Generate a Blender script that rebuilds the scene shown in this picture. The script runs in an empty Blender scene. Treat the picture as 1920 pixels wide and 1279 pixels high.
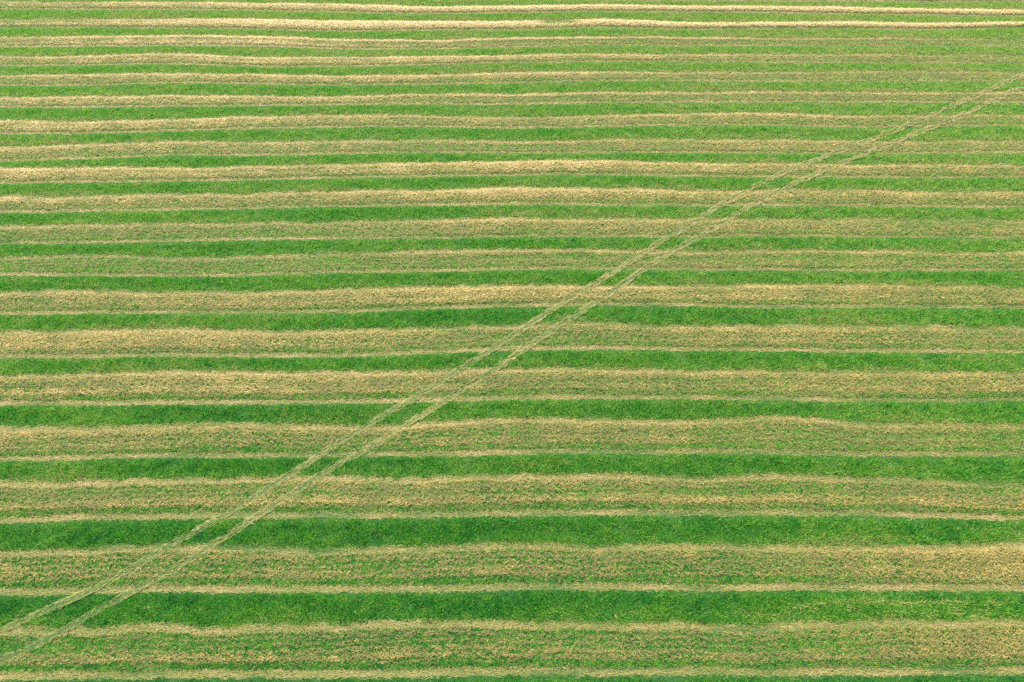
import bpy, math
import numpy as np

sc = bpy.context.scene
C = sc.collection

# ---------------------------------------------------------------- camera, sky, sun, exposure
cam_data = bpy.data.cameras.new('camera')
cam_data.lens = 28.0
cam_data.sensor_width = 36.0
cam_data.clip_start = 1.0
cam_data.clip_end = 6000.0
cam = bpy.data.objects.new('camera', cam_data)
C.objects.link(cam)
cam.location = (0.0, 0.0, 45.0)
cam.rotation_euler = (math.radians(90 - 45.5), 0, 0)
sc.camera = cam

SUN_EL, SUN_AZ = math.radians(52), math.radians(-20)      # azimuth from +Y (ahead of the camera), towards +X
world = bpy.data.worlds.new('World')
sc.world = world
world.use_nodes = True
wn = world.node_tree.nodes
bg = wn['Background']
sky = wn.new('ShaderNodeTexSky')
sky.sky_type = 'NISHITA'
sky.sun_disc = False
sky.sun_elevation = SUN_EL
sky.sun_rotation = SUN_AZ
sky.dust_density = 2.0
world.node_tree.links.new(sky.outputs[0], bg.inputs['Color'])
bg.inputs['Strength'].default_value = 0.15

sun_data = bpy.data.lights.new('sun', 'SUN')
sun_data.energy = 1.5
sun_data.angle = math.radians(12)
sun_data.color = (1.0, 0.92, 0.76)
sun = bpy.data.objects.new('sun', sun_data)
C.objects.link(sun)
sun.location = (-60, 160, 120)
sun.rotation_euler = (-(math.pi / 2 - SUN_EL), 0, -SUN_AZ)

sc.view_settings.view_transform = 'Standard'
sc.view_settings.look = 'None'
sc.view_settings.gamma = 1.0
sc.view_settings.use_curve_mapping = False
sc.view_settings.exposure = 2.02
sc.cycles.max_bounces = 6
sc.cycles.transmission_bounces = 3
sc.cycles.diffuse_bounces = 3
sc.cycles.use_denoising = False

# ---------------------------------------------------------------- survey of the field, metres on the ground (X right, Y ahead)
# per straw swath, far to near: far edge, near edge, where its straw cover was noted, and the cover there
# (digits 0-9: far wheel track, then four zones across the swath, then near wheel track)
ROWS = [
 ([(-70.67,111.05),(-58.89,111.05),(-47.11,111.05),(-35.34,111.05),(-23.56,111.05),(-11.77,110.87),(0,110.87),(11.74,110.51),(23.45,110.33),(35.13,110.16),(46.79,109.98),(58.49,109.98),(70.19,109.98)],
  [(-70.19,109.98),(-58.49,109.98),(-46.79,109.98),(-35.09,109.98),(-23.4,109.98),(-11.68,109.8),(0,109.63),(11.66,109.45),(23.26,109.1),(34.9,109.1),(46.47,108.92),(58.03,108.75),(69.71,108.92)],
  [-70.43,-35.21,0,35.01,69.95], ['788755', '788755', '788755', '788755', '788755']),
 ([(-69.79,109.1),(-58.09,108.92),(-46.47,108.92),(-34.78,108.57),(-23.13,108.23),(-11.5,107.36),(0,107.53),(11.54,107.88),(23,107.36),(34.5,107.36),(45.9,107.02),(57.19,106.51),(68.47,106.17)],
  [(-68.63,106.51),(-57.12,106.34),(-45.7,106.34),(-34.2,106),(-22.72,105.5),(-11.32,105),(0,105.33),(11.37,105.67),(22.72,105.5),(34.05,105.33),(45.25,104.83),(56.43,104.5),(67.57,104.17)],
  [-69.2,-34.49,0,34.27,68.02], ['455544', '677755', '899856', '899846', '899846']),
 ([(-67.2,103.36),(-56,103.36),(-44.85,103.52),(-33.64,103.52),(-22.33,102.87),(-11.15,102.71),(0,102.71),(11.2,103.36),(22.26,102.39),(33.38,102.39),(44.56,102.55),(55.52,102.07),(66.84,102.55)],
  [(-66.05,100.8),(-55.04,100.8),(-43.99,100.64),(-32.92,100.33),(-21.85,99.71),(-10.95,100.02),(0,100.17),(11.01,100.8),(21.95,100.33),(32.96,100.48),(43.94,100.48),(54.81,100.17),(66.05,100.8)],
  [-66.62,-33.28,0,33.17,66.44], ['344643', '788965', '899945', '899955', '799844']),
 ([(-64.8,98.02),(-54.11,98.33),(-43.38,98.63),(-32.5,98.48),(-21.53,97.57),(-10.74,97.27),(0,97.87),(10.81,98.18),(21.62,98.18),(32.37,97.87),(43.16,97.87),(53.89,97.72),(64.53,97.42)],
  [(-63.6,95.35),(-53.05,95.5),(-42.49,95.64),(-31.83,95.5),(-21.11,94.77),(-10.56,94.77),(0,95.21),(10.63,95.79),(21.24,95.64),(31.86,95.64),(42.49,95.64),(53.11,95.64),(63.66,95.5)],
  [-64.19,-32.16,0,32.11,64.09], ['765567', '886888', '874466', '664434', '343323']),
 ([(-62.5,92.92),(-52.08,92.92),(-41.88,93.63),(-31.19,92.64),(-20.81,92.78),(-10.41,92.78),(0,93.2),(10.46,93.48),(20.9,93.34),(31.35,93.34),(41.84,93.48),(52.19,93.2),(62.63,93.2)],
  [(-61.32,90.3),(-51.15,90.43),(-41.04,90.84),(-30.63,90.16),(-20.42,90.16),(-10.24,90.57),(0,91.11),(10.3,91.39),(20.6,91.39),(30.87,91.25),(41.13,91.11),(51.41,91.11),(61.63,90.98)],
  [-61.9,-30.91,0,31.11,62.12], ['665545', '776765', '676644', '665534', '344434']),
 ([(-60.3,88.03),(-50.35,88.3),(-40.32,88.43),(-30.21,88.3),(-20.1,88.03),(-10.05,88.03),(0,88.69),(10.12,88.96),(20.22,88.82),(30.33,88.82),(40.48,88.96),(50.6,88.96),(60.66,88.82)],
  [(-59.14,85.47),(-49.33,85.59),(-39.62,86.1),(-29.66,85.84),(-19.73,85.59),(-9.89,85.84),(0,86.1),(9.94,86.61),(19.89,86.61),(29.8,86.48),(39.77,86.61),(49.71,86.61),(59.66,86.61)],
  [-59.72,-29.93,0,30.06,60.15], ['765545', '876645', '776545', '554435', '344434']),
 ([(-57.97,82.87),(-48.36,82.99),(-38.76,83.24),(-29.07,83.24),(-19.34,82.99),(-9.72,83.6),(0,83.6),(9.74,83.97),(19.49,83.97),(29.29,84.22),(38.98,83.97),(48.77,84.09),(58.47,83.97)],
  [(-56.9,80.5),(-47.42,80.5),(-38.01,80.73),(-28.53,80.85),(-19.06,81.08),(-9.54,81.2),(0,81.2),(9.56,81.56),(19.14,81.67),(28.72,81.67),(38.29,81.67),(47.86,81.67),(57.43,81.67)],
  [-57.43,-28.8,0,29,57.95], ['776636', '776636', '774436', '664446', '664446']),
 ([(-55.77,77.98),(-46.35,77.65),(-37.21,78.09),(-28.04,78.66),(-18.73,78.89),(-9.36,78.89),(0,78.55),(9.36,78.89),(18.79,79.34),(28.22,79.46),(37.42,78.77),(46.86,79),(56.23,79)],
  [(-54.44,75.03),(-45.37,75.03),(-36.46,75.57),(-27.44,76),(-18.34,76.33),(-9.18,76.43),(0,76.11),(9.18,76.43),(18.41,76.76),(27.61,76.76),(36.68,76.33),(45.94,76.54),(55.17,76.65)],
  [-55.1,-27.74,0,27.91,55.7], ['676747', '676635', '655535', '775535', '454434']),
 ([(-53.31,72.52),(-44.62,73.04),(-35.85,73.56),(-26.84,73.35),(-17.93,73.56),(-8.99,73.87),(0,73.66),(8.99,73.87),(17.99,73.97),(26.98,73.97),(35.88,73.66),(44.85,73.66),(53.82,73.66)],
  [(-52.09,69.82),(-43.56,70.21),(-35.03,70.81),(-26.27,70.81),(-17.56,71.11),(-8.79,71.31),(0,71.21),(8.79,71.31),(17.59,71.31),(26.36,71.21),(35.12,71.11),(43.93,71.21),(52.76,71.31)],
  [-52.7,-26.55,0,26.67,53.29], ['776546', '755536', '654444', '565564', '555555']),
 ([(-51.57,68.66),(-42.98,68.66),(-34.38,68.66),(-25.83,68.85),(-17.29,69.34),(-8.66,69.53),(0,69.82),(8.7,70.02),(17.32,69.53),(25.96,69.43),(34.55,69.24),(43.19,69.24),(51.74,69.05)],
  [(-50.31,65.86),(-41.99,66.04),(-33.65,66.22),(-25.28,66.41),(-16.91,66.78),(-8.47,66.96),(0,67.24),(8.5,67.34),(16.95,67.06),(25.4,66.96),(33.84,66.87),(42.27,66.78),(50.76,66.87)],
  [-50.93,-25.55,0,25.68,51.25], ['887746', '765635', '787735', '676625', '465524']),
 ([(-49.38,63.8),(-41.15,63.8),(-33.05,64.24),(-24.79,64.24),(-16.59,64.69),(-8.3,64.78),(0,65.13),(8.33,65.13),(16.61,64.78),(24.91,64.78),(33.21,64.78),(41.42,64.51),(49.66,64.42)],
  [(-48.15,61.06),(-40.19,61.23),(-32.22,61.48),(-24.22,61.73),(-16.19,61.99),(-8.11,62.16),(0,62.33),(8.11,62.24),(16.21,62.16),(24.32,62.16),(32.4,62.07),(40.47,61.99),(48.53,61.9)],
  [-48.76,-24.5,0,24.61,49.09], ['577536', '565535', '887636', '566535', '566535']),
 ([(-47.26,59.1),(-39.44,59.26),(-31.6,59.42),(-23.72,59.5),(-15.85,59.74),(-7.95,60.07),(0,60.32),(7.96,60.23),(15.9,60.07),(23.87,60.15),(31.82,60.15),(39.75,60.07),(47.66,59.99)],
  [(-46.06,56.43),(-38.38,56.43),(-30.8,56.74),(-23.15,56.97),(-15.46,57.12),(-7.73,57.2),(0,57.36),(7.75,57.43),(15.49,57.36),(23.26,57.43),(30.98,57.36),(38.7,57.28),(46.41,57.2)],
  [-46.65,-23.43,0,23.56,47.03], ['664434', '444435', '675545', '455545', '445544']),
 ([(-45.22,54.56),(-37.76,54.78),(-30.14,54.56),(-22.64,54.7),(-15.16,55.15),(-7.6,55.45),(0,55.75),(7.61,55.6),(15.19,55.37),(22.83,55.52),(30.41,55.45),(37.96,55.3),(45.55,55.3)],
  [(-44.08,52.04),(-36.74,52.04),(-29.35,51.9),(-22.04,52.04),(-14.75,52.39),(-7.38,52.54),(0,52.82),(7.41,52.89),(14.8,52.75),(22.2,52.75),(29.58,52.68),(36.97,52.68),(44.37,52.68)],
  [-44.64,-22.34,0,22.51,44.95], ['433325', '443335', '753535', '653545', '654434']),
 ([(-43.19,50.06),(-36.01,50.12),(-28.79,50.06),(-21.61,50.12),(-14.45,50.39),(-7.24,50.6),(0,51.01),(7.26,50.94),(14.53,50.94),(21.78,50.87),(29.06,50.94),(36.27,50.8),(43.43,50.6)],
  [(-41.9,47.19),(-34.96,47.32),(-27.97,47.32),(-20.98,47.32),(-14,47.44),(-7.03,47.83),(0,48.15),(7.06,48.28),(14.12,48.21),(21.13,48.02),(28.18,48.02),(35.22,48.02),(42.21,47.89)],
  [-42.53,-21.29,0,21.45,42.81], ['575555', '565645', '786744', '765645', '565655']),
 ([(-41,45.21),(-34.22,45.33),(-27.43,45.51),(-20.52,45.27),(-13.69,45.33),(-6.87,45.64),(0,46.07),(6.9,46.13),(13.77,45.88),(20.67,45.94),(27.61,46.13),(34.4,45.82),(41.2,45.64)],
  [(-39.71,42.34),(-33.09,42.34),(-26.51,42.45),(-19.87,42.39),(-13.25,42.45),(-6.65,42.79),(0,43.14),(6.69,43.25),(13.36,43.14),(20.02,43.08),(26.64,42.91),(33.31,42.91),(39.94,42.85)],
  [-40.35,-20.19,0,20.34,40.56], ['576747', '776636', '553436', '575646', '454535']),
 ([(-38.93,40.61),(-32.5,40.77),(-26.07,40.99),(-19.53,40.88),(-13.02,40.88),(-6.52,40.99),(0,41.27),(6.54,41.27),(13.04,41.05),(19.56,41.05),(26.05,40.94),(32.55,40.88),(39.08,40.94)],
  [(-37.56,37.56),(-31.32,37.61),(-25.07,37.66),(-18.8,37.66),(-12.54,37.71),(-6.29,37.91),(0,38.12),(6.31,38.17),(12.61,38.17),(18.89,38.07),(25.16,37.97),(31.43,37.91),(37.74,37.97)],
  [-38.23,-19.16,0,19.22,38.4], ['664746', '876736', '754525', '664635', '565634']),
 ([(-36.62,35.48),(-30.55,35.57),(-24.5,35.77),(-18.37,35.77),(-12.24,35.72),(-6.14,35.96),(0,36.26),(6.16,36.21),(12.29,36.06),(18.57,36.65),(24.56,35.96),(30.64,35.82),(36.73,35.72)],
  [(-35.32,32.59),(-29.48,32.73),(-23.63,32.86),(-17.72,32.86),(-11.83,32.95),(-5.92,33),(0,33.13),(5.93,33.18),(11.86,33.18),(17.78,33.13),(23.68,33.04),(29.58,33),(35.5,33)],
  [-35.96,-18.04,0,18.17,36.1], ['575645', '664535', '754535', '754533', '453434']),
 ([(-34.51,30.79),(-28.85,31.05),(-23.1,31.09),(-17.33,31.14),(-11.56,31.18),(-5.78,31.14),(0,31.53),(5.8,31.48),(11.57,31.27),(17.39,31.4),(23.15,31.27),(28.82,30.96),(34.49,30.75)],
  [(-33.1,27.67),(-27.67,27.9),(-22.17,28.02),(-16.64,28.06),(-11.09,28.06),(-5.55,28.1),(0,28.26),(5.56,28.3),(11.12,28.26),(16.68,28.26),(22.23,28.22),(27.73,28.06),(33.21,27.9)],
  [-33.79,-16.98,0,17.03,33.83], ['744635', '744725', '754625', '643736', '545646']),
 ([(-32.15,25.56),(-26.9,25.86),(-21.56,25.97),(-16.18,26.04),(-10.77,25.89),(-5.39,26.04),(0,26.23),(5.4,26.12),(10.78,26.01),(16.2,26.12),(21.58,26.04),(27.02,26.16),(32.51,26.35)],
  [(-30.86,22.7),(-25.76,22.8),(-20.65,22.94),(-15.48,22.91),(-10.32,22.91),(-5.16,22.94),(0,23.04),(5.17,23.08),(10.33,22.98),(15.51,23.04),(20.68,23.04),(25.85,23.04),(31,23.01)],
  [-31.49,-15.82,0,15.85,31.74], ['655535', '453526', '544525', '554535', '887766']),
 ([(-29.9,20.57),(-24.96,20.67),(-19.99,20.77),(-15.01,20.83),(-10.01,20.86),(-5.02,21.03),(0,21.09),(5.02,21.03),(10.03,20.96),(15.02,20.86),(20.07,21.03),(25.13,21.12),(30.18,21.19)],
  [(-28.61,17.71),(-23.85,17.74),(-19.09,17.77),(-14.33,17.8),(-9.55,17.8),(-4.78,17.86),(0,17.91),(4.79,17.94),(9.57,17.94),(14.36,17.94),(19.15,17.94),(23.94,17.97),(28.75,18)],
  [-29.24,-14.66,0,14.68,29.45], ['722624', '633625', '734524', '442524', '666635']),
]
TRACKS = [[(-31.26,19.5),(-29.83,20.41),(-28.61,21.19),(-26.45,22.36),(-23.82,24.1),(-22.3,25.56),(-20.26,27),(-18.06,28.79),(-16.38,30.24),(-14.32,32.05),(-12.02,34.24),(-9.17,36.65),(-6.73,38.59),(-4.35,40.77),(-2.2,42.68),(-0.84,43.9),(1.29,45.88),(3.52,48.02),(5.84,49.92),(7.92,51.7),(10.28,53.75),(12.56,55.97),(15.28,58.22),(16.99,59.74),(19.94,62.33),(22.62,64.51),(26.09,66.96),(29.51,69.14),(33.36,71.31),(37.56,73.66),(42.32,76.54),(46.49,79.11),(51.22,82.15),(55.72,85.09),(60.36,88.16),(68.78,93.77)],
 [(-30.43,17.77),(-28.61,18.85),(-27.83,19.37),(-26.2,20.41),(-25.16,21.22),(-23.77,22.36),(-22.46,23.25),(-20.67,24.57),(-19.32,25.67),(-18.25,26.73),(-16.81,27.9),(-15.54,29.11),(-14.03,30.45),(-12.46,31.83),(-9.83,33.82),(-8.35,35.05),(-6.2,36.8),(-4.73,38.12),(-2.69,39.91),(-1.1,41.27),(0.54,42.85),(1.69,44.01),(3.43,45.57),(5.55,47.38),(7.25,48.93),(9.19,50.66),(11.43,52.82),(13.7,54.85),(16.39,56.89),(19.63,59.58),(21.02,60.81),(23.85,63.02),(26.51,64.96),(30.29,67.43),(33.53,69.43),(36.86,71.41),(40.3,73.45),(46.23,76.87),(50.1,79.34),(54.98,82.51),(59.09,85.34),(67.27,90.7)]]
STREAKS = [
 ([(15.26,21.92),(19.16,22.26),(23.61,22.19),(30.63,22.19)],0.16,0.75),
 ([(13.94,21.72),(19.03,21.79),(29.76,21.65)],0.5,0.35),
 ([(-28.57,21.85),(-25.69,21.79)],0.15,0.5),
 ([(-23.43,22.12),(-21.27,21.85),(-20.03,21.95)],0.12,0.6),
 ([(20.17,36.85),(23.32,37),(37.33,37.05)],0.12,0.15),
 ([(11.73,32.28),(16.1,32.14)],0.15,0.15),
 ([(19.83,32.46),(27.02,32.01),(35.06,32.01)],0.15,0.2),
 ([(21.33,41.6),(26.2,41.44),(38.58,41.66)],0.4,0.2),
 ([(29.76,27.08),(32.85,27.12)],0.15,0.5),
 ([(-0.32,21.59),(10.75,21.59),(18.92,21.39)],0.5,0.28),
 ([(-30.24,21.32),(-20.85,21.52),(-1.9,21.72)],0.3,0.18),
 ([(-26.23,93.91),(-16.98,93.34),(-6.55,93.77)],0.35,0.45),
 ([(2.75,100.48),(16.42,100.02),(29.92,99.09)],0.25,0.15),
 ([(-8.22,100.17),(4.11,100.17)],0.2,0.3),
 ([(-45.31,61.48),(-40.37,61.73)],0.2,0.2),
 ([(20.16,21.32),(30.33,21.52)],0.3,0.4),
 ([(-21.42,23.36),(-17.49,23.22)],0.1,0.2),
 ([(-5.87,32.37),(12.49,32.46)],0.3,0.15),
]

rng = np.random.default_rng(7)


def hash01(ix, iy, seed):
    h = (ix.astype(np.int64) * 374761393 + iy.astype(np.int64) * 668265263 + seed * 1442695041) & 0xFFFFFFFF
    h = ((h ^ (h >> 13)) * 1274126177) & 0xFFFFFFFF
    h = (h ^ (h >> 16)) & 0xFFFFFFFF
    return h / 4294967295.0


def vnoise(x, y, seed):
    x = np.asarray(x, float); y = np.asarray(y, float)
    ix = np.floor(x); iy = np.floor(y)
    fx = x - ix; fy = y - iy
    fx = fx * fx * (3 - 2 * fx); fy = fy * fy * (3 - 2 * fy)
    a = hash01(ix, iy, seed); b = hash01(ix + 1, iy, seed)
    c = hash01(ix, iy + 1, seed); d = hash01(ix + 1, iy + 1, seed)
    return (a * (1 - fx) + b * fx) * (1 - fy) + (c * (1 - fx) + d * fx) * fy


def fbm(x, y, seed, octaves=3):
    s = 0; w = 0; amp = 1.0
    for k in range(octaves):
        s = s + amp * vnoise(x * 2 ** k, y * 2 ** k, seed + 17 * k); w += amp; amp *= 0.55
    return s / w


# ---------------------------------------------------------------- edges of the swaths
EXTRA = 14.0


def knots(l):
    a = np.array(l, float)
    # smooth the surveyed polyline a little (three-point) while keeping its bulges
    return a[:, 0], a[:, 1]


def smooth_interp(X, kx, ky):
    """Catmull-Rom through the knots, level beyond them."""
    X = np.clip(X, kx[0], kx[-1])
    i = np.clip(np.searchsorted(kx, X) - 1, 0, len(kx) - 2)
    m = np.gradient(ky, kx); m[0] = 0; m[-1] = 0
    h = kx[i + 1] - kx[i]; t = (X - kx[i]) / h
    return ((2 * t**3 - 3 * t**2 + 1) * ky[i] + (t**3 - 2 * t**2 + t) * h * m[i]
            + (-2 * t**3 + 3 * t**2) * ky[i + 1] + (t**3 - t**2) * h * m[i + 1])


EDGE = [(knots(r[0]), knots(r[1])) for r in ROWS]
NR = len(ROWS)


def far_edge(k, X):
    w = 0.34 * (fbm(X * 0.9, X * 0 + k * 9.1, 3, 4) - 0.5) + 0.30 * (vnoise(X * 0.23, X * 0 + k * 5.3, 5) - 0.5)
    return smooth_interp(X, *EDGE[k][0]) + w


def near_edge(k, X):
    w = 0.18 * (fbm(X * 0.8, X * 0 + k * 7.7, 11, 3) - 0.5)
    return smooth_interp(X, *EDGE[k][1]) + w


def span(k):
    xs = EDGE[k][0][0]
    return xs[0] - EXTRA * 0.6, xs[-1] + EXTRA * 0.6


TRACK_W = 0.52          # width of one wheel track along a swath
PATH_W = 0.37           # width of one of the two diagonal tyre tracks


def path_distance(j, x, y):
    """signed distance to the diagonal track j, and its direction"""
    p = np.array(TRACKS[j], float)
    d = np.full(x.shape, 1e9); ang = np.zeros(x.shape); sgn = np.ones(x.shape)
    for (x0, y0), (x1, y1) in zip(p[:-1], p[1:]):
        dx, dy = x1 - x0, y1 - y0
        L = math.hypot(dx, dy)
        t = np.clip(((x - x0) * dx + (y - y0) * dy) / L**2, 0, 1)
        q = np.hypot(x - x0 - t * dx, y - y0 - t * dy)
        m = q < d
        d[m] = q[m]; ang[m] = math.atan2(dy, dx)
        sgn[m] = np.sign((x[m] - x0) * dy - (y[m] - y0) * dx)
    return d * sgn, ang


def on_path(x, y):
    """0 away from the diagonal tracks, 1 in the middle of one"""
    w = np.zeros(x.shape)
    for j in range(2):
        d = np.abs(path_distance(j, x, y)[0])
        d = d + 0.14 * (fbm(x * 2.2, y * 2.2, 41 + j, 2) - 0.5)
        w = np.maximum(w, np.clip((PATH_W * 0.5 + 0.12 + 0.04 * np.clip((y - 30) / 50, 0, 1) - d) / 0.22, 0, 1))
    return w


def streak(x, y):
    s = np.zeros(x.shape)
    for pts, hw, st in STREAKS:
        p = np.array(pts, float)
        yy = np.interp(x, p[:, 0], p[:, 1])
        endf = np.clip((x - p[0, 0]) / 2.0, 0, 1) * np.clip((p[-1, 0] - x) / 2.0, 0, 1)
        yy = yy + 0.25 * (vnoise(x * 0.5, yy * 0, 77) - 0.5)
        s = np.maximum(s, st * endf * np.exp(-((y - yy) / hw) ** 2))
    return s


def cover(k, x, v):
    """straw cover 0..1 of swath k at x, v (0 far edge .. 1 near edge)"""
    cx = np.array(ROWS[k][2], float)
    tab = np.array([[int(ch) for ch in s] for s in ROWS[k][3]], float) / 9.0
    far = min(max((float(np.mean(EDGE[k][1][1])) - 35) / 30, 0), 1)
    tab[:, 4] = tab[:, 4] * (1 - 0.6 * far) + 0.6 * far * (0.5 * tab[:, 3] + 0.5 * tab[:, 5])
    zv = np.array([0.07, 0.24, 0.44, 0.66, 0.83, 0.93])
    cols = np.stack([np.interp(x, cx, tab[:, q]) for q in range(6)], 0)
    i = np.clip(np.searchsorted(zv, v) - 1, 0, 4)
    t = np.clip((v - zv[i]) / (zv[i + 1] - zv[i]), 0, 1)
    n = np.arange(len(x))
    c = cols[i, n] * (1 - t) + cols[i + 1, n] * t
    if k == 2:      # the far swath whose straw stops and starts again
        c = c * (1 - 0.75 * np.exp(-((x - 6.1) / 2.4) ** 2) * (v < 0.6))
    return c


def spacing(y):
    dist = np.sqrt(45.0**2 + y**2)
    return np.clip(0.0030 * dist, 0.135, 0.27)


def scatter(x0, x1, y0, y1, density=1.0):
    """jittered points, thinning out with distance from the survey point"""
    ym = max(8.0, 0.5 * (y0 + y1))
    s = float(spacing(np.array(ym))) / math.sqrt(density)
    nx = int((x1 - x0) / s) + 1; ny = int((y1 - y0) / s) + 1
    gx, gy = np.meshgrid(np.arange(nx), np.arange(ny))
    x = x0 + (gx.ravel() + rng.random(nx * ny)) * s
    y = y0 + (gy.ravel() + rng.random(nx * ny)) * s
    return x, y, s


# ---------------------------------------------------------------- blades: one thin triangle per stem or leaf
def blades(x, y, z, n, length, width, lean_lo, lean_hi, spread, tone, tone_jit, azim=None, azim_jit=math.pi, lift=0.0):
    """n blades round each point; returns (co, tone) with three corners per blade"""
    N = len(x)
    if N == 0:
        return np.zeros((0, 3, 3), np.float32), np.zeros(0, np.float32)
    X = np.repeat(x, n); Y = np.repeat(y, n); Z = np.repeat(z, n)
    M = N * n
    sp = np.repeat(spread, n) if np.ndim(spread) else spread
    r = np.sqrt(rng.random(M)) * sp; th = rng.random(M) * 2 * math.pi
    X = X + r * np.cos(th); Y = Y + r * np.sin(th)
    if azim is None:
        az = rng.random(M) * 2 * math.pi
    else:
        az = np.repeat(azim, n) + rng.normal(0, azim_jit, M) + math.pi * (rng.random(M) < 0.5)
    le = lean_lo + (lean_hi - lean_lo) * rng.random(M)
    L = (np.repeat(length, n) if np.ndim(length) else length) * (0.65 + 0.7 * rng.random(M))
    W = (np.repeat(width, n) if np.ndim(width) else width) * (0.7 + 0.6 * rng.random(M))
    dx, dy, dz = np.sin(le) * np.cos(az), np.sin(le) * np.sin(az), np.cos(le)
    wa = az + math.pi / 2 + rng.normal(0, 0.5, M)
    wx, wy = np.cos(wa) * W * 0.5, np.sin(wa) * W * 0.5
    Z = Z + lift * rng.random(M)
    co = np.empty((M, 3, 3), np.float32)
    co[:, 0, 0] = X - wx; co[:, 0, 1] = Y - wy; co[:, 0, 2] = Z
    co[:, 1, 0] = X + wx; co[:, 1, 1] = Y + wy; co[:, 1, 2] = Z
    co[:, 2, 0] = X + dx * L; co[:, 2, 1] = Y + dy * L; co[:, 2, 2] = Z + dz * L
    t = np.clip(np.repeat(tone, n) + rng.normal(0, tone_jit, M), 0, 1).astype(np.float32)
    return co, t


def tri_mesh(name, parts, mat):
    co = np.concatenate([p[0] for p in parts]); tone = np.concatenate([p[1] for p in parts])
    n = len(co)
    me = bpy.data.meshes.new(name)
    if n:
        me.vertices.add(n * 3); me.vertices.foreach_set('co', co.reshape(-1))
        me.loops.add(n * 3); me.loops.foreach_set('vertex_index', np.arange(n * 3, dtype=np.int32))
        me.polygons.add(n)
        me.polygons.foreach_set('loop_start', np.arange(0, n * 3, 3, dtype=np.int32))
        me.update(calc_edges=True)
        at = me.attributes.new('tone', 'FLOAT', 'FACE')
        at.data.foreach_set('value', tone)
    me.materials.append(mat)
    return me


def sheet_mesh(name, xs, lo, hi, nv, height, mat, z0=0.0):
    """a strip of ground between two edges, height(x, y, v) above z0"""
    nx = len(xs)
    v = np.linspace(0, 1, nv)
    X = np.repeat(xs[:, None], nv, 1)
    Y = hi[:, None] * (1 - v) + lo[:, None] * v
    V = np.repeat(v[None], nx, 0)
    Z = z0 + height(X.ravel(), Y.ravel(), V.ravel()).reshape(X.shape)
    co = np.stack([X, Y, Z], -1).reshape(-1, 3)
    i, j = np.meshgrid(np.arange(nx - 1), np.arange(nv - 1), indexing='ij')
    a = (i * nv + j).ravel()
    f = np.stack([a, a + 1, a + nv + 1, a + nv], 1)
    me = bpy.data.meshes.new(name)
    me.from_pydata(co.tolist(), [], f.tolist())
    me.polygons.foreach_set('use_smooth', np.ones(len(f), bool))
    me.update()
    me.materials.append(mat)
    return me


def link(name, me, parent=None, **props):
    o = bpy.data.objects.new(name, me)
    C.objects.link(o)
    if parent is not None:
        o.parent = parent
    for k, val in props.items():
        o[k] = val
    return o


# ---------------------------------------------------------------- materials
def blade_material(name, stops, translucent=0.3, rough=0.6):
    m = bpy.data.materials.new(name); m.use_nodes = True
    nt = m.node_tree; nt.nodes.clear()
    out = nt.nodes.new('ShaderNodeOutputMaterial')
    at = nt.nodes.new('ShaderNodeAttribute'); at.attribute_name = 'tone'
    ramp = nt.nodes.new('ShaderNodeValToRGB')
    el = ramp.color_ramp.elements
    while len(el) < len(stops): el.new(0.5)
    for e, (p, c) in zip(el, stops):
        e.position = p; e.color = (*c, 1)
    nt.links.new(at.outputs['Fac'], ramp.inputs[0])
    p = nt.nodes.new('ShaderNodeBsdfPrincipled')
    p.inputs['Roughness'].default_value = rough
    p.inputs['Specular IOR Level'].default_value = 0.25
    nt.links.new(ramp.outputs[0], p.inputs['Base Color'])
    tr = nt.nodes.new('ShaderNodeBsdfTranslucent')
    nt.links.new(ramp.outputs[0], tr.inputs['Color'])
    mx = nt.nodes.new('ShaderNodeMixShader'); mx.inputs[0].default_value = translucent
    nt.links.new(p.outputs[0], mx.inputs[1]); nt.links.new(tr.outputs[0], mx.inputs[2])
    nt.links.new(mx.outputs[0], out.inputs['Surface'])
    return m


def ground_material(name, stops, scale=3.0, stretch=(1, 1, 1), bump=0.4, rough=0.9):
    m = bpy.data.materials.new(name); m.use_nodes = True
    nt = m.node_tree
    p = nt.nodes['Principled BSDF']
    p.inputs['Roughness'].default_value = rough
    p.inputs['Specular IOR Level'].default_value = 0.15
    tc = nt.nodes.new('ShaderNodeTexCoord')
    mp = nt.nodes.new('ShaderNodeMapping'); mp.inputs['Scale'].default_value = stretch
    nt.links.new(tc.outputs['Object'], mp.inputs[0])
    nz = nt.nodes.new('ShaderNodeTexNoise'); nz.inputs['Scale'].default_value = scale
    nz.inputs['Detail'].default_value = 8; nz.inputs['Roughness'].default_value = 0.75
    nt.links.new(mp.outputs[0], nz.inputs['Vector'])
    ramp = nt.nodes.new('ShaderNodeValToRGB')
    el = ramp.color_ramp.elements
    while len(el) < len(stops): el.new(0.5)
    for e, (q, c) in zip(el, stops):
        e.position = q; e.color = (*c, 1)
    nt.links.new(nz.outputs['Fac'], ramp.inputs[0])
    nt.links.new(ramp.outputs[0], p.inputs['Base Color'])
    bp = nt.nodes.new('ShaderNodeBump'); bp.inputs['Strength'].default_value = bump
    bp.inputs['Distance'].default_value = 0.05
    nt.links.new(nz.outputs['Fac'], bp.inputs['Height'])
    nt.links.new(bp.outputs[0], p.inputs['Normal'])
    return m


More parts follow.
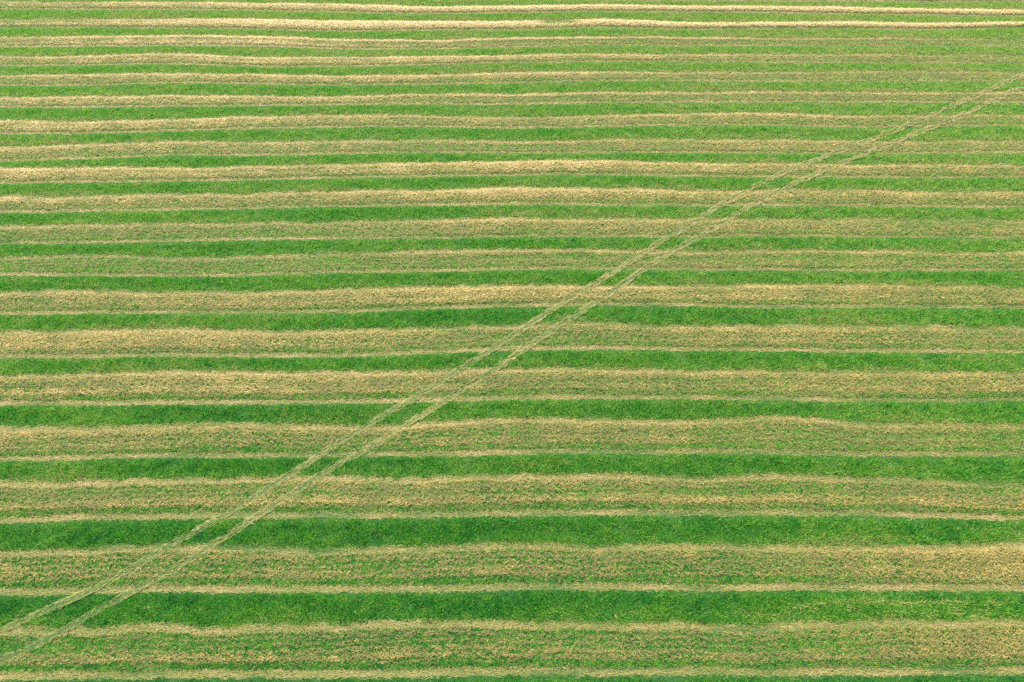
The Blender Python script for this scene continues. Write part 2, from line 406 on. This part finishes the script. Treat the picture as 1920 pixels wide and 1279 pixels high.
M_GRASS = blade_material('grass_leaf', [
    (0.00, (0.014, 0.140, 0.022)), (0.25, (0.046, 0.262, 0.013)), (0.45, (0.115, 0.320, 0.018)),
    (0.65, (0.230, 0.385, 0.045)), (0.82, (0.350, 0.400, 0.085)), (1.00, (0.440, 0.340, 0.110))], 0.38)
M_STRAW = blade_material('straw_stem', [
    (0.00, (0.165, 0.150, 0.042)), (0.25, (0.275, 0.208, 0.044)), (0.50, (0.430, 0.305, 0.082)),
    (0.75, (0.545, 0.380, 0.145)), (1.00, (0.660, 0.480, 0.205))], 0.2)
M_FLAT = blade_material('flattened_stem', [
    (0.00, (0.040, 0.130, 0.018)), (0.35, (0.195, 0.205, 0.038)), (0.60, (0.285, 0.240, 0.064)),
    (1.00, (0.400, 0.295, 0.120))], 0.15)
M_FIELD = ground_material('field_soil', [(0.30, (0.030, 0.060, 0.015)), (0.70, (0.080, 0.120, 0.030))], 2.0)
M_TURF = ground_material('turf_litter', [(0.30, (0.012, 0.050, 0.012)), (0.70, (0.040, 0.110, 0.025))], 6.0)
M_STUBBLE = ground_material('stubble_litter', [(0.30, (0.060, 0.095, 0.022)), (0.55, (0.135, 0.140, 0.044)),
                                               (0.75, (0.220, 0.175, 0.070))], 5.0, (0.5, 1.2, 1))
M_TRACK = ground_material('pressed_litter', [(0.30, (0.080, 0.110, 0.026)), (0.55, (0.150, 0.150, 0.045)),
                                             (0.80, (0.230, 0.180, 0.070))], 6.0, (0.35, 1.4, 1), 0.25)

# ---------------------------------------------------------------- the ground
bm_co = [(-2500, -2500, -0.02), (2500, -2500, -0.02), (2500, 2500, -0.02), (-2500, 2500, -0.02)]
me = bpy.data.meshes.new('field'); me.from_pydata(bm_co, [], [(0, 1, 2, 3)]); me.materials.append(M_FIELD)
link('field', me, kind='structure')


def far_yellow(x, y):
    """shifts the green tone to yellow towards the far and the right side of the field"""
    return np.clip((y - 18) / 90, 0, 1) ** 0.65 * 0.44 + np.clip(x / 60, -0.5, 1) * 0.05


def calm(y):
    return np.clip(1.25 - y / 100, 0.35, 1)


def green_tone(x, y):
    big = fbm(x * 0.10, y * 0.30, 21, 3) - 0.5
    mid = fbm(x * 0.55, y * 1.1, 31, 3) - 0.5
    small = (vnoise(x * 2.3, y * 2.3, 37) - 0.5) * calm(y)
    return 0.30 + far_yellow(x, y) + 0.36 * big * np.clip((130 - y) / 90, 0.3, 1) + 0.30 * mid + 0.25 * small


SWATH_LABELS = [
    'thin strip of golden straw cut off by the top right edge of the photo',
    'far golden straw swath, greenish at its left end and thick on the right',
    'far golden straw swath with a bare gap just right of the middle',
    'far straw swath with a warm orange centre line in its left half',
    'straw swath below the orange streaked one, small humps on its upper edge',
    'plain narrow straw swath, sixth from the top at the left edge of the photo',
    'straw swath with separate pale patches along its upper edge in the middle',
    'smooth edged straw swath sagging at left, just above the one with a long low hump',
    'straw swath with one long low hump on its upper edge near the left end',
    'straw swath with a bright dense straw patch, just left of the tyre tracks',
    'straw swath with a long bright upper half in the middle, above a dark row',
    'dull green and tan swath, second below the one with the brightest straw patch',
    'mostly green swath whose pale upper edge dips in a wave at the left',
    'straw swath lined with several thin straw rows, crossed by the tracks right of the middle',
    'dark speckled straw swath crossed by the tracks at the centre of the photo',
    'swath with thick plain straw at left and green speckles right of the tracks',
    'swath with a pointed straw bump on its upper edge at the right',
    'swath of two tan bands with green between, just below the pointed bump swath',
    'wide speckled swath turning solid golden yellow at the right edge',
    'nearest swath, mostly green with a single broken line of straw along it',
]
STRIP_LABELS = [
    'light green strip along the top edge of the photo above the first full straw swath',
    'light green strip above the straw swath that has a bare gap',
    'light green strip under the bare gap swath, with a dark line at right',
    'narrow green strip below the orange streaked swath, with a tan wisp in the middle',
    'even mid green strip directly below the swath with small humps',
    'even bright green strip directly below the plain narrow straw swath',
    'bright green strip directly below the swath with pale broken patches',
    'green strip widening at the left, directly above the swath with one long low hump',
    'narrow bright green strip directly below the swath with one long low hump',
    'green strip directly below the swath with the bright dense straw patch',
    'green strip directly below the swath with the long bright upper half',
    'green strip directly above the mostly green swath with the wavy edge',
    'green strip directly below the mostly green swath with the wavy edge',
    'green strip directly below the swath lined with thin straw rows',
    'deep green strip directly below the dark speckled swath at the centre',
    'deep green strip ending under the pointed straw bump, directly above that swath',
    'deep green strip directly below the swath with the pointed straw bump',
    'wide deep green strip directly above the swath that turns golden at right',
    'nearest full green strip, brownish with a pale straw wisp along its right half',
    'sliver of green grass along the bottom edge of the photo',
]

total = 0
# ---------------------------------------------------------------- the straw swaths, each with its two wheel tracks
for k in range(NR):
    x0, x1 = span(k)
    xs = np.arange(x0, x1, 0.5)
    fe, ne = far_edge(k, xs), near_edge(k, xs)
    mean_y = float((fe.mean() + ne.mean()) / 2)

    def bed_height(x, y, v, k=k):
        c = cover(k, x, v)
        heap = np.sin(np.clip(v, 0, 1) * math.pi) ** 0.7
        return 0.02 + heap * 0.015 * (0.3 + fbm(x * 1.7, y * 1.7, 61, 2))
    tw = TRACK_W / np.maximum(fe - ne, 1.0)
    t_far_hi, t_far_lo = fe, fe - TRACK_W
    t_near_hi, t_near_lo = ne + TRACK_W, ne
    bed = sheet_mesh('straw_swath', xs, t_near_hi, t_far_lo, 9, bed_height, M_STUBBLE)
    root = link('straw_swath', bed, label=SWATH_LABELS[k], category='straw swath', group='straw swaths striping the field')

    # straw and regrowth between the wheel tracks (and thinly over the edge)
    x, y, s = scatter(x0, x1, ne.min(), fe.max() + 0.3, 3.4)
    a, d = far_edge(k, x), near_edge(k, x)
    v = (a - y) / (a - d)
    v_in0, v_in1 = (TRACK_W - 0.12) / (a - d), 1 - (TRACK_W - 0.05) / (a - d)
    keep = (v > v_in0) & (v < v_in1)
    x, y, v = x[keep], y[keep], v[keep]
    pw = on_path(x, y)
    c = cover(k, x, v)
    a = far_edge(k, x); d = near_edge(k, x)
    # drill rows run along the swath; straw lies in clumps
    row = 0.5 + 0.5 * np.cos((a - y) / 0.42 * 2 * math.pi + 2.0 * (vnoise(x * 0.15, x * 0, 71 + k) - 0.5))
    rag = (1.0 * (fbm(x * 0.22, y * 2.3, 81, 3) - 0.5) + 0.45 * (vnoise(x * 2.6, y * 4.6, 85) - 0.5)
           + 0.4 * (fbm(x * 0.12, y * 0.5, 83, 2) - 0.5) + 0.80 * (row - 0.5))
    clump = 0.55 * (fbm(x * 0.35, x * 0 + k * 3.3, 87, 3) - 0.5) * np.clip((y - 20) / 50, 0.3, 1)
    c = np.clip(c + 0.5 * clump, 0, 1)
    ps = np.clip(1.5 * c - 0.36 + 0.07 * np.clip((y - 25) / 50, 0, 1) + rag * (0.85 - 0.5 * c), 0.02, 1)
    is_straw = rng.random(len(x)) < ps
    flat = rng.random(len(x)) < pw * 0.97
    zb = bed_height(x, y, v)
    sz = (s / 0.073) ** 0.75
    st = is_straw & ~flat
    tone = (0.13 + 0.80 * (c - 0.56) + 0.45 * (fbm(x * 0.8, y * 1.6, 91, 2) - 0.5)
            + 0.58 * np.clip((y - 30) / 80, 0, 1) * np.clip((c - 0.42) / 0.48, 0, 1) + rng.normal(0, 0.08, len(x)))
    if k == 3:
        tone = tone - 0.25 * np.exp(-((v - 0.5) / 0.16) ** 2)
    heap = np.sin(np.clip(v, 0, 1) * math.pi) ** 0.7 * (0.02 + 0.16 * c ** 1.5 + 0.12 * np.clip(c - 0.75, 0, 1))
    zb = zb + 0.5 * heap * (1 - pw)
    pst = blades(x[st], y[st], zb[st] + 0.02, 3, 0.17 * sz, 0.036 * sz, 1.05, 1.6, 0.08 * sz, tone[st], 0.15,
                 azim=np.zeros(st.sum()), azim_jit=0.8, lift=0.06 + np.repeat(heap[st], 3))
    gr = ~is_straw & ~flat
    gt = green_tone(x, y) - 0.01 + calm(y) * (0.2 * (vnoise(x * 3.1, y * 3.1, 93) - 0.5) + rng.normal(0, 0.16, len(x)))
    # the last drill row before the near wheel track stands taller
    gh = 0.14 + 0.12 * np.exp(-((v - 0.80) / 0.05) ** 2)
    pgr = blades(x[gr], y[gr], zb[gr], 3, gh[gr] * sz ** 0.4, 0.050 * sz, 0.3, 1.35, 0.08 * sz, gt[gr], 0.12)
    # a few green leaves also between the straw
    some = st & (rng.random(len(x)) < 0.30)
    pg2 = blades(x[some], y[some], zb[some], 2, 0.16 * sz, 0.05 * sz, 0.3, 1.3, 0.10 * sz, gt[some], 0.12)
    o = link('loose_straw', tri_mesh('loose_straw', [pst], M_STRAW), root, kind='stuff')
    o = link('green_regrowth', tri_mesh('green_regrowth', [pgr, pg2], M_GRASS), root, kind='stuff')
    total += len(pst[0]) + len(pgr[0]) + len(pg2[0])

    # the two wheel tracks along the swath
    for which, (hi, lo) in enumerate(((t_far_hi, t_far_lo), (t_near_hi, t_near_lo))):
        tm = sheet_mesh('wheel_track', xs, lo, hi, 4,
                        lambda X, Y, V: 0.022 - 0.02 * np.sin(V * math.pi) + 0.015 * fbm(X * 3, Y * 3, 15, 2), M_TRACK)
        tr = link('wheel_track', tm, root,
                  label='pale flattened wheel track along the %s edge of the swath' % ('far', 'near')[which])
        x, y, s = scatter(x0, x1, lo.min(), hi.max(), 1.5)
        a, d = far_edge(k, x), near_edge(k, x)
        m = ((y < a + 0.1) & (y > a - TRACK_W)) if which == 0 else ((y < d + TRACK_W) & (y > d - 0.04))
        x, y = x[m], y[m]
        v = np.full(x.shape, 0.05 if which == 0 else 0.95)
        c = cover(k, x, v)
        sz = (s / 0.135) ** 0.75
        t = 0.07 + (0.60 + 0.35 * np.clip((y - 35) / 60, 0, 1)) * c + 1.1 * (fbm(x * 0.35, y * 2.5, 101 + which, 3) - 0.5)
        pf = blades(x, y, np.full(x.shape, 0.025), 4, 0.30 * sz, 0.045 * sz, 1.25, 1.60, 0.10 * sz, t, 0.13,
                    azim=np.zeros(len(x)), azim_jit=0.45, lift=0.03)
        up = rng.random(len(x)) < 0.10 * (1 - c) + 0.9 * np.clip(fbm(x * 0.3, y * 1.5, 151 + which, 3) - 0.49, 0, 1)
        pu = blades(x[up], y[up], np.full(up.sum(), 0.02), 3, 0.14 * sz, 0.04 * sz, 0.3, 1.2, 0.08 * sz,
                    np.full(up.sum(), 0.3), 0.2)
        link('flattened_grass', tri_mesh('flattened_grass', [pf, pu], M_FLAT), tr, kind='stuff')
        total += len(pf[0]) + len(pu[0])

# ---------------------------------------------------------------- the green strips between the swaths
for k in range(NR):
    xa0, xa1 = span(k)
    xs = np.arange(xa0, xa1, 0.5)
    hi = near_edge(k, xs)
    lo = far_edge(k + 1, xs) if k + 1 < NR else hi - 3.0

    def turf_height(x, y, v):
        return 0.015 + 0.02 * fbm(x * 1.1, y * 1.1, 51, 2)
    bed = sheet_mesh('grass_strip', xs, lo, hi, 9, turf_height, M_TURF)
    root = link('grass_strip', bed, label=STRIP_LABELS[k], category='grass strip', group='green strips between the straw swaths')
    x, y, s = scatter(xa0, xa1, lo.min() - 0.1, hi.max() + 0.1, 3.2)
    top = near_edge(k, x); bot = far_edge(k + 1, x) if k + 1 < NR else top - 3.0
    m = (y < top - 0.02) & (y > bot - 0.05)
    x, y, top, bot = x[m], y[m], top[m], bot[m]
    v = (top - y) / np.maximum(top - bot, 0.3)
    pw = on_path(x, y)
    flat = rng.random(len(x)) < pw * 0.90
    sk = streak(x, y)
    dry = (rng.random(len(x)) < 0.22 * np.clip((sk - 0.25) / 0.5, 0, 1)) & ~flat
    lush = ~flat & ~dry
    sz = (s / 0.0755) ** 0.75
    gt = green_tone(x, y) + 0.16 * np.clip((v - 0.6) / 0.4, 0, 1) - 0.08 + calm(y) * rng.normal(0, 0.15, len(x)) + 0.35 * sk
    worn = np.clip((fbm(x * 0.14, y * 0.9, 141, 3) - 0.56) / 0.14, 0, 1) * (0.25 + 0.75 * v)
    gt_worn = 0.34 * (rng.random(len(x)) < 0.55 * worn)
    gt = np.minimum(gt, 0.54 + 0.8 * far_yellow(x, y) + 0.5 * sk) + gt_worn
    hgt = 0.27 * (0.45 + 1.1 * fbm(x * 1.8, y * 1.8, 111, 2)) * np.minimum(np.clip(0.30 + v * 4, 0, 1), np.clip(0.6 + (1 - v) * 4, 0, 1))
    zb = turf_height(x, y, v)
    pl = blades(x[lush], y[lush], zb[lush] - 0.04, 4, hgt[lush] * sz ** 0.3, 0.052 * sz, 0.25, 1.25, 0.10 * sz, gt[lush], 0.12)
    pd = blades(x[dry], y[dry], zb[dry] + 0.03, 3, 0.22 * sz, 0.040 * sz, 1.0, 1.55, 0.09 * sz, 0.93 + 0 * x[dry], 0.10,
                azim=np.zeros(dry.sum()), azim_jit=0.8, lift=0.06)
    link('grass', tri_mesh('grass', [pl, pd], M_GRASS), root, kind='stuff')
    total += len(pl[0]) + len(pd[0])

# ---------------------------------------------------------------- the two tyre tracks that cut across everything
for j in range(2):
    p = np.array(TRACKS[j], float)
    seg = np.hypot(np.diff(p[:, 0]), np.diff(p[:, 1])); cum = np.concatenate([[0], np.cumsum(seg)])
    u = np.arange(0, cum[-1], 0.4)
    px, py = np.interp(u, cum, p[:, 0]), np.interp(u, cum, p[:, 1])
    ker = np.ones(9) / 9
    px = np.convolve(np.pad(px, 4, 'edge'), ker, 'valid'); py = np.convolve(np.pad(py, 4, 'edge'), ker, 'valid')
    tx, ty = np.gradient(px), np.gradient(py); L = np.hypot(tx, ty); tx, ty = tx / L, ty / L
    offs = np.linspace(-PATH_W * 0.30, PATH_W * 0.30, 5)
    co = np.stack([px[:, None] - ty[:, None] * offs, py[:, None] + tx[:, None] * offs,
                   0.060 - 0.012 * np.cos(offs / PATH_W * math.pi)[None] + 0 * px[:, None]], -1).reshape(-1, 3)
    n = len(px)
    f = [(i * 5 + q, i * 5 + 5 + q, i * 5 + 6 + q, i * 5 + 1 + q) for i in range(n - 1) for q in range(4)]
    me = bpy.data.meshes.new('tyre_track'); me.from_pydata(co.tolist(), [], f); me.materials.append(M_TRACK)
    root = link('tyre_track', me, category='tyre track', group='tyre tracks crossing the strips',
                label=('pale diagonal tyre track across all strips, the upper left one of the pair',
                       'pale diagonal tyre track across all strips, the lower right one of the pair')[j])
    # flattened stems along the run, paler along both tyre edges
    parts = []
    seglen = cum[-1]
    for u0 in np.arange(0, seglen, 10.0):
        ymid = float(np.interp(u0 + 5, cum, p[:, 1]))
        s = float(spacing(np.array(max(ymid, 8.0)))) / 1.35
        cnt = int(10.0 * (PATH_W + 0.12) / s ** 2 * 0.95)
        uu = u0 + rng.random(cnt) * 10.0
        uu = uu[uu < seglen]; cnt = len(uu)
        of = (rng.random(cnt) - 0.5) * (PATH_W + 0.12) * float(np.clip(0.9 + ymid / 180, 1, 1.35))
        of = of + 0.05 * (vnoise(uu * 0.7, uu * 0 + j, 131) - 0.5)
        i = np.clip((uu / 0.4), 0, n - 1).astype(int)
        x = px[i] - ty[i] * of; y = py[i] + tx[i] * of
        sz = (s / 0.1) ** 0.75
        edge = np.abs(of) / (PATH_W / 2)
        t = 0.15 + 0.16 * edge ** 2 + 0.55 * (fbm(uu * 0.35, of * 3 + j * 9, 121, 3) - 0.5) + 0.24 * np.clip((y - 25) / 60, 0, 1) + 0.02
        parts.append(blades(x, y, 0.075 + 0.06 * np.clip((y - 30) / 60, 0, 1), 4, 0.28 * sz, 0.036 * sz, 1.36, 1.58, 0.04 * sz, t, 0.13,
                            azim=np.arctan2(ty[i], tx[i]), azim_jit=0.22, lift=0.05))
    link('flattened_grass', tri_mesh('flattened_grass', parts, M_FLAT), root, kind='stuff')
    total += sum(len(q[0]) for q in parts)
print('TRIANGLES', total)
